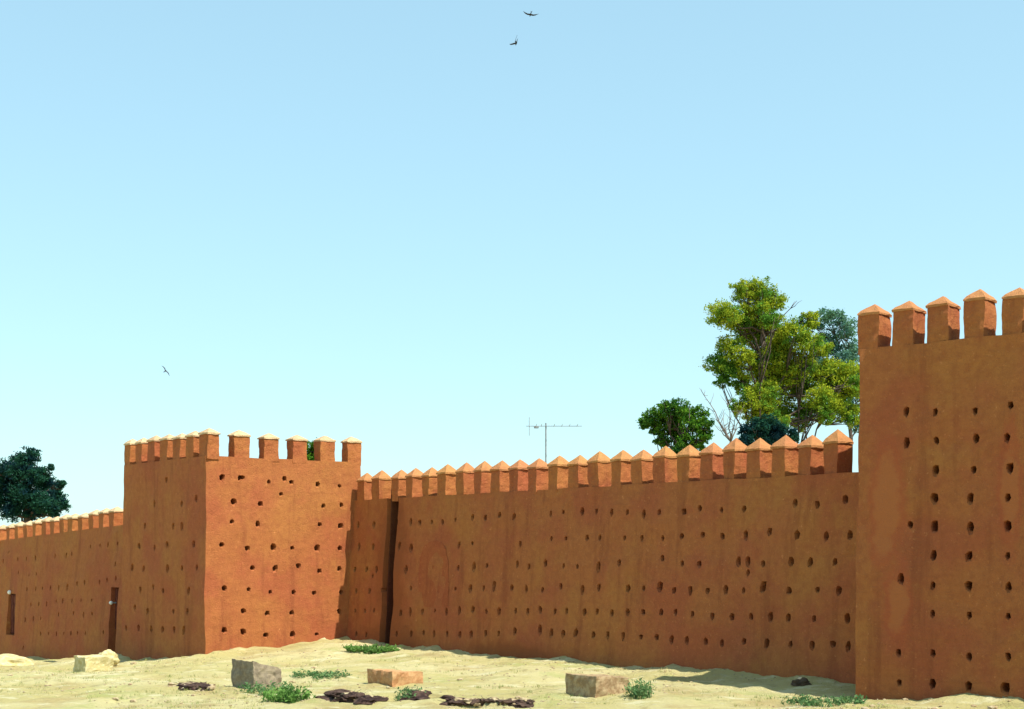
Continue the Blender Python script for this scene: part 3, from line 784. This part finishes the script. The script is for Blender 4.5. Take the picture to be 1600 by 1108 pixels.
rubble(568, 1097, 662, 1086, 70, .07, .20, 'widest dark rubble heap, in front of the orange-brown block', 3, .28, 50)
rubble(700, 1094, 745, 1098, 24, .06, .16, 'short dark line of rubble just right of the widest heap', 4, .15, 14)
rubble(752, 1098, 826, 1102, 30, .05, .14, 'thin trailing line of dark rubble left of the brown and yellowish block', 5, .12, 14)

# loose stones and clods: uncountable scatter over the whole field
def scatter():
    rnd = random.Random(17); vs, fs = [], []
    bm0 = bmesh.new(); bmesh.ops.create_icosphere(bm0, subdivisions=1, radius=1)
    bv = [v.co.copy() for v in bm0.verts]; bf = [[v.index for v in f.verts] for f in bm0.faces]; bm0.free()
    for i in range(5200):
        px = rnd.uniform(-60, 1660); Y = 27+rnd.random()**1.3*32; x = (px-CX)/F*Y
        d = (Vector((x, Y, 0))-C0).dot(N)
        if d > -.1 or (d < -1.0 and fbm((x, Y, 5), .35, 3) < .02): continue
        r = rnd.uniform(.010, .036)*(rnd.uniform(1.7, 3.2) if rnd.random() < .05 else 1); z = gz(x, Y); k = len(vs)
        sx, sy = rnd.uniform(.8, 1.6), rnd.uniform(.8, 1.4)
        vs += [Vector((x+v.x*r*sx*rnd.uniform(.8, 1.2), Y+v.y*r*sy, z+v.z*r*.6+r*.2)) for v in bv]
        fs += [tuple(k+j for j in f) for f in bf]
    me = bpy.data.meshes.new('pebbles'); me.from_pydata(vs, [], fs)
    o = link('pebbles', me, M_CLOD); tag(o, 'pale pebbles and clods strewn over the dry ground', 'pebbles', kind='stuff')
scatter()
def dry_grass():
    rnd = random.Random(23); vs, fs = [], []
    for i in range(5200):
        px = rnd.uniform(-60, 1660); Y = 27+rnd.random()**1.2*30; x = (px-CX)/F*Y
        d = (Vector((x, Y, 0))-C0).dot(N)
        if d > -.2 or fbm((x, Y, 15), .3, 4) < .06: continue
        z = gz(x, Y)
        for k in range(rnd.randint(4, 9)):
            b0 = Vector((x+rnd.gauss(0, .05), Y+rnd.gauss(0, .05), z)); h = rnd.uniform(.03, .09); a = rnd.uniform(0, 6.28)
            t_ = b0+Vector((math.cos(a)*h*.6, math.sin(a)*h*.6, h)); s_ = Vector((-math.sin(a), math.cos(a), 0))*.007; q = len(vs)
            vs += [b0-s_, b0+s_, t_]; fs.append((q, q+1, q+2))
    me = bpy.data.meshes.new('dry_grass'); me.from_pydata(vs, [], fs)
    o = link('dry_grass', me, M_DRY); tag(o, 'short dry yellow-green grass growing thinly over the ground', 'grass', kind='stuff')
dry_grass()

def plant(px, py, n, rad, hgt, mat, label, name, cat, seed, wide=1., ls=.05, group=None):
    g = ground_hit(px, py); rnd = random.Random(seed)
    root = empty(name, g, label, cat, group); bm = bmesh.new(); vs, fs = [], []
    for i in range(n):
        a = rnd.uniform(0, 6.28); q = rnd.random()**.5
        b0 = g+Vector((math.cos(a)*rad*wide*q*.8, math.sin(a)*rad*q*.8, 0)); b0.z = gz(b0.x, b0.y)
        t = b0+Vector((math.cos(a)*rad*.5*rnd.random(), math.sin(a)*rad*.5*rnd.random(), hgt*rnd.uniform(.4, 1.1)))
        e = limb(bm, b0, t, .008, .003, rnd, .2, 3, 3)
        for k in range(7):
            p = e[rnd.randint(1, 3)]+Vector((rnd.gauss(0, 1), rnd.gauss(0, 1), rnd.gauss(0, .7)))*.05
            leaf(vs, fs, p, ls, rnd, .5)
    link('stems', bm_mesh(bm, 'stems'), mat, root)
    me = bpy.data.meshes.new('leaves'); me.from_pydata(vs, [], fs); link('leaves', me, mat, root)
plant(432, 1095, 70, .34, .26, M_GRASS, 'bright green weed clump, left one of the pair right of the upright grey block', 'weed_clump', 'plant', 1, 1.1, group='green weeds on the ground')
plant(462, 1096, 70, .32, .28, M_GRASS, 'bright green weed clump, right one of the pair right of the upright grey block', 'weed_clump', 'plant', 2, 1.1, group='green weeds on the ground')
plant(420, 1084, 60, .5, .22, M_WEED, 'grey-green straggly weed patch just behind the pair of bright weed clumps', 'weed_clump', 'plant', 3, 1.5, group='green weeds on the ground')
plant(500, 1058, 80, .45, .12, M_WEED, 'low thin green weed patch on open ground between the grey block and the orange one', 'weed_clump', 'plant', 4, 2.2, group='green weeds on the ground')
plant(580, 1020, 200, .55, .20, M_GRASS, 'bright green grass patch at the inner corner of the wall below the groove', 'grass_patch', 'grass', 5, 1.9, .06)
plant(1000, 1088, 60, .28, .34, M_WEED, 'small dark bush against the right end of the brown and yellowish block', 'small_bush', 'bush', 6, 1.2, .045)
plant(640, 1091, 40, .25, .22, M_WEED, 'grey-green tuft growing out of the widest rubble heap', 'weed_clump', 'plant', 7, 1.3, group='green weeds on the ground')
plant(1290, 1102, 90, .5, .12, M_WEED, 'low weed patch at the left foot of the near tower', 'weed_clump', 'plant', 8, 2.0, group='green weeds on the ground')

# ------------------------------------------------------------ plaster repairs standing a little proud of the render
arch = [(655,948),(654,900),(656,872),(661,856),(670,847),(680,844),(690,848),(697,858),(700,875),(701,905),(700,948)]
pix_patch('blocked_arch', arch, P0, fn, .007, M_RED, cw_root, 3, .8)
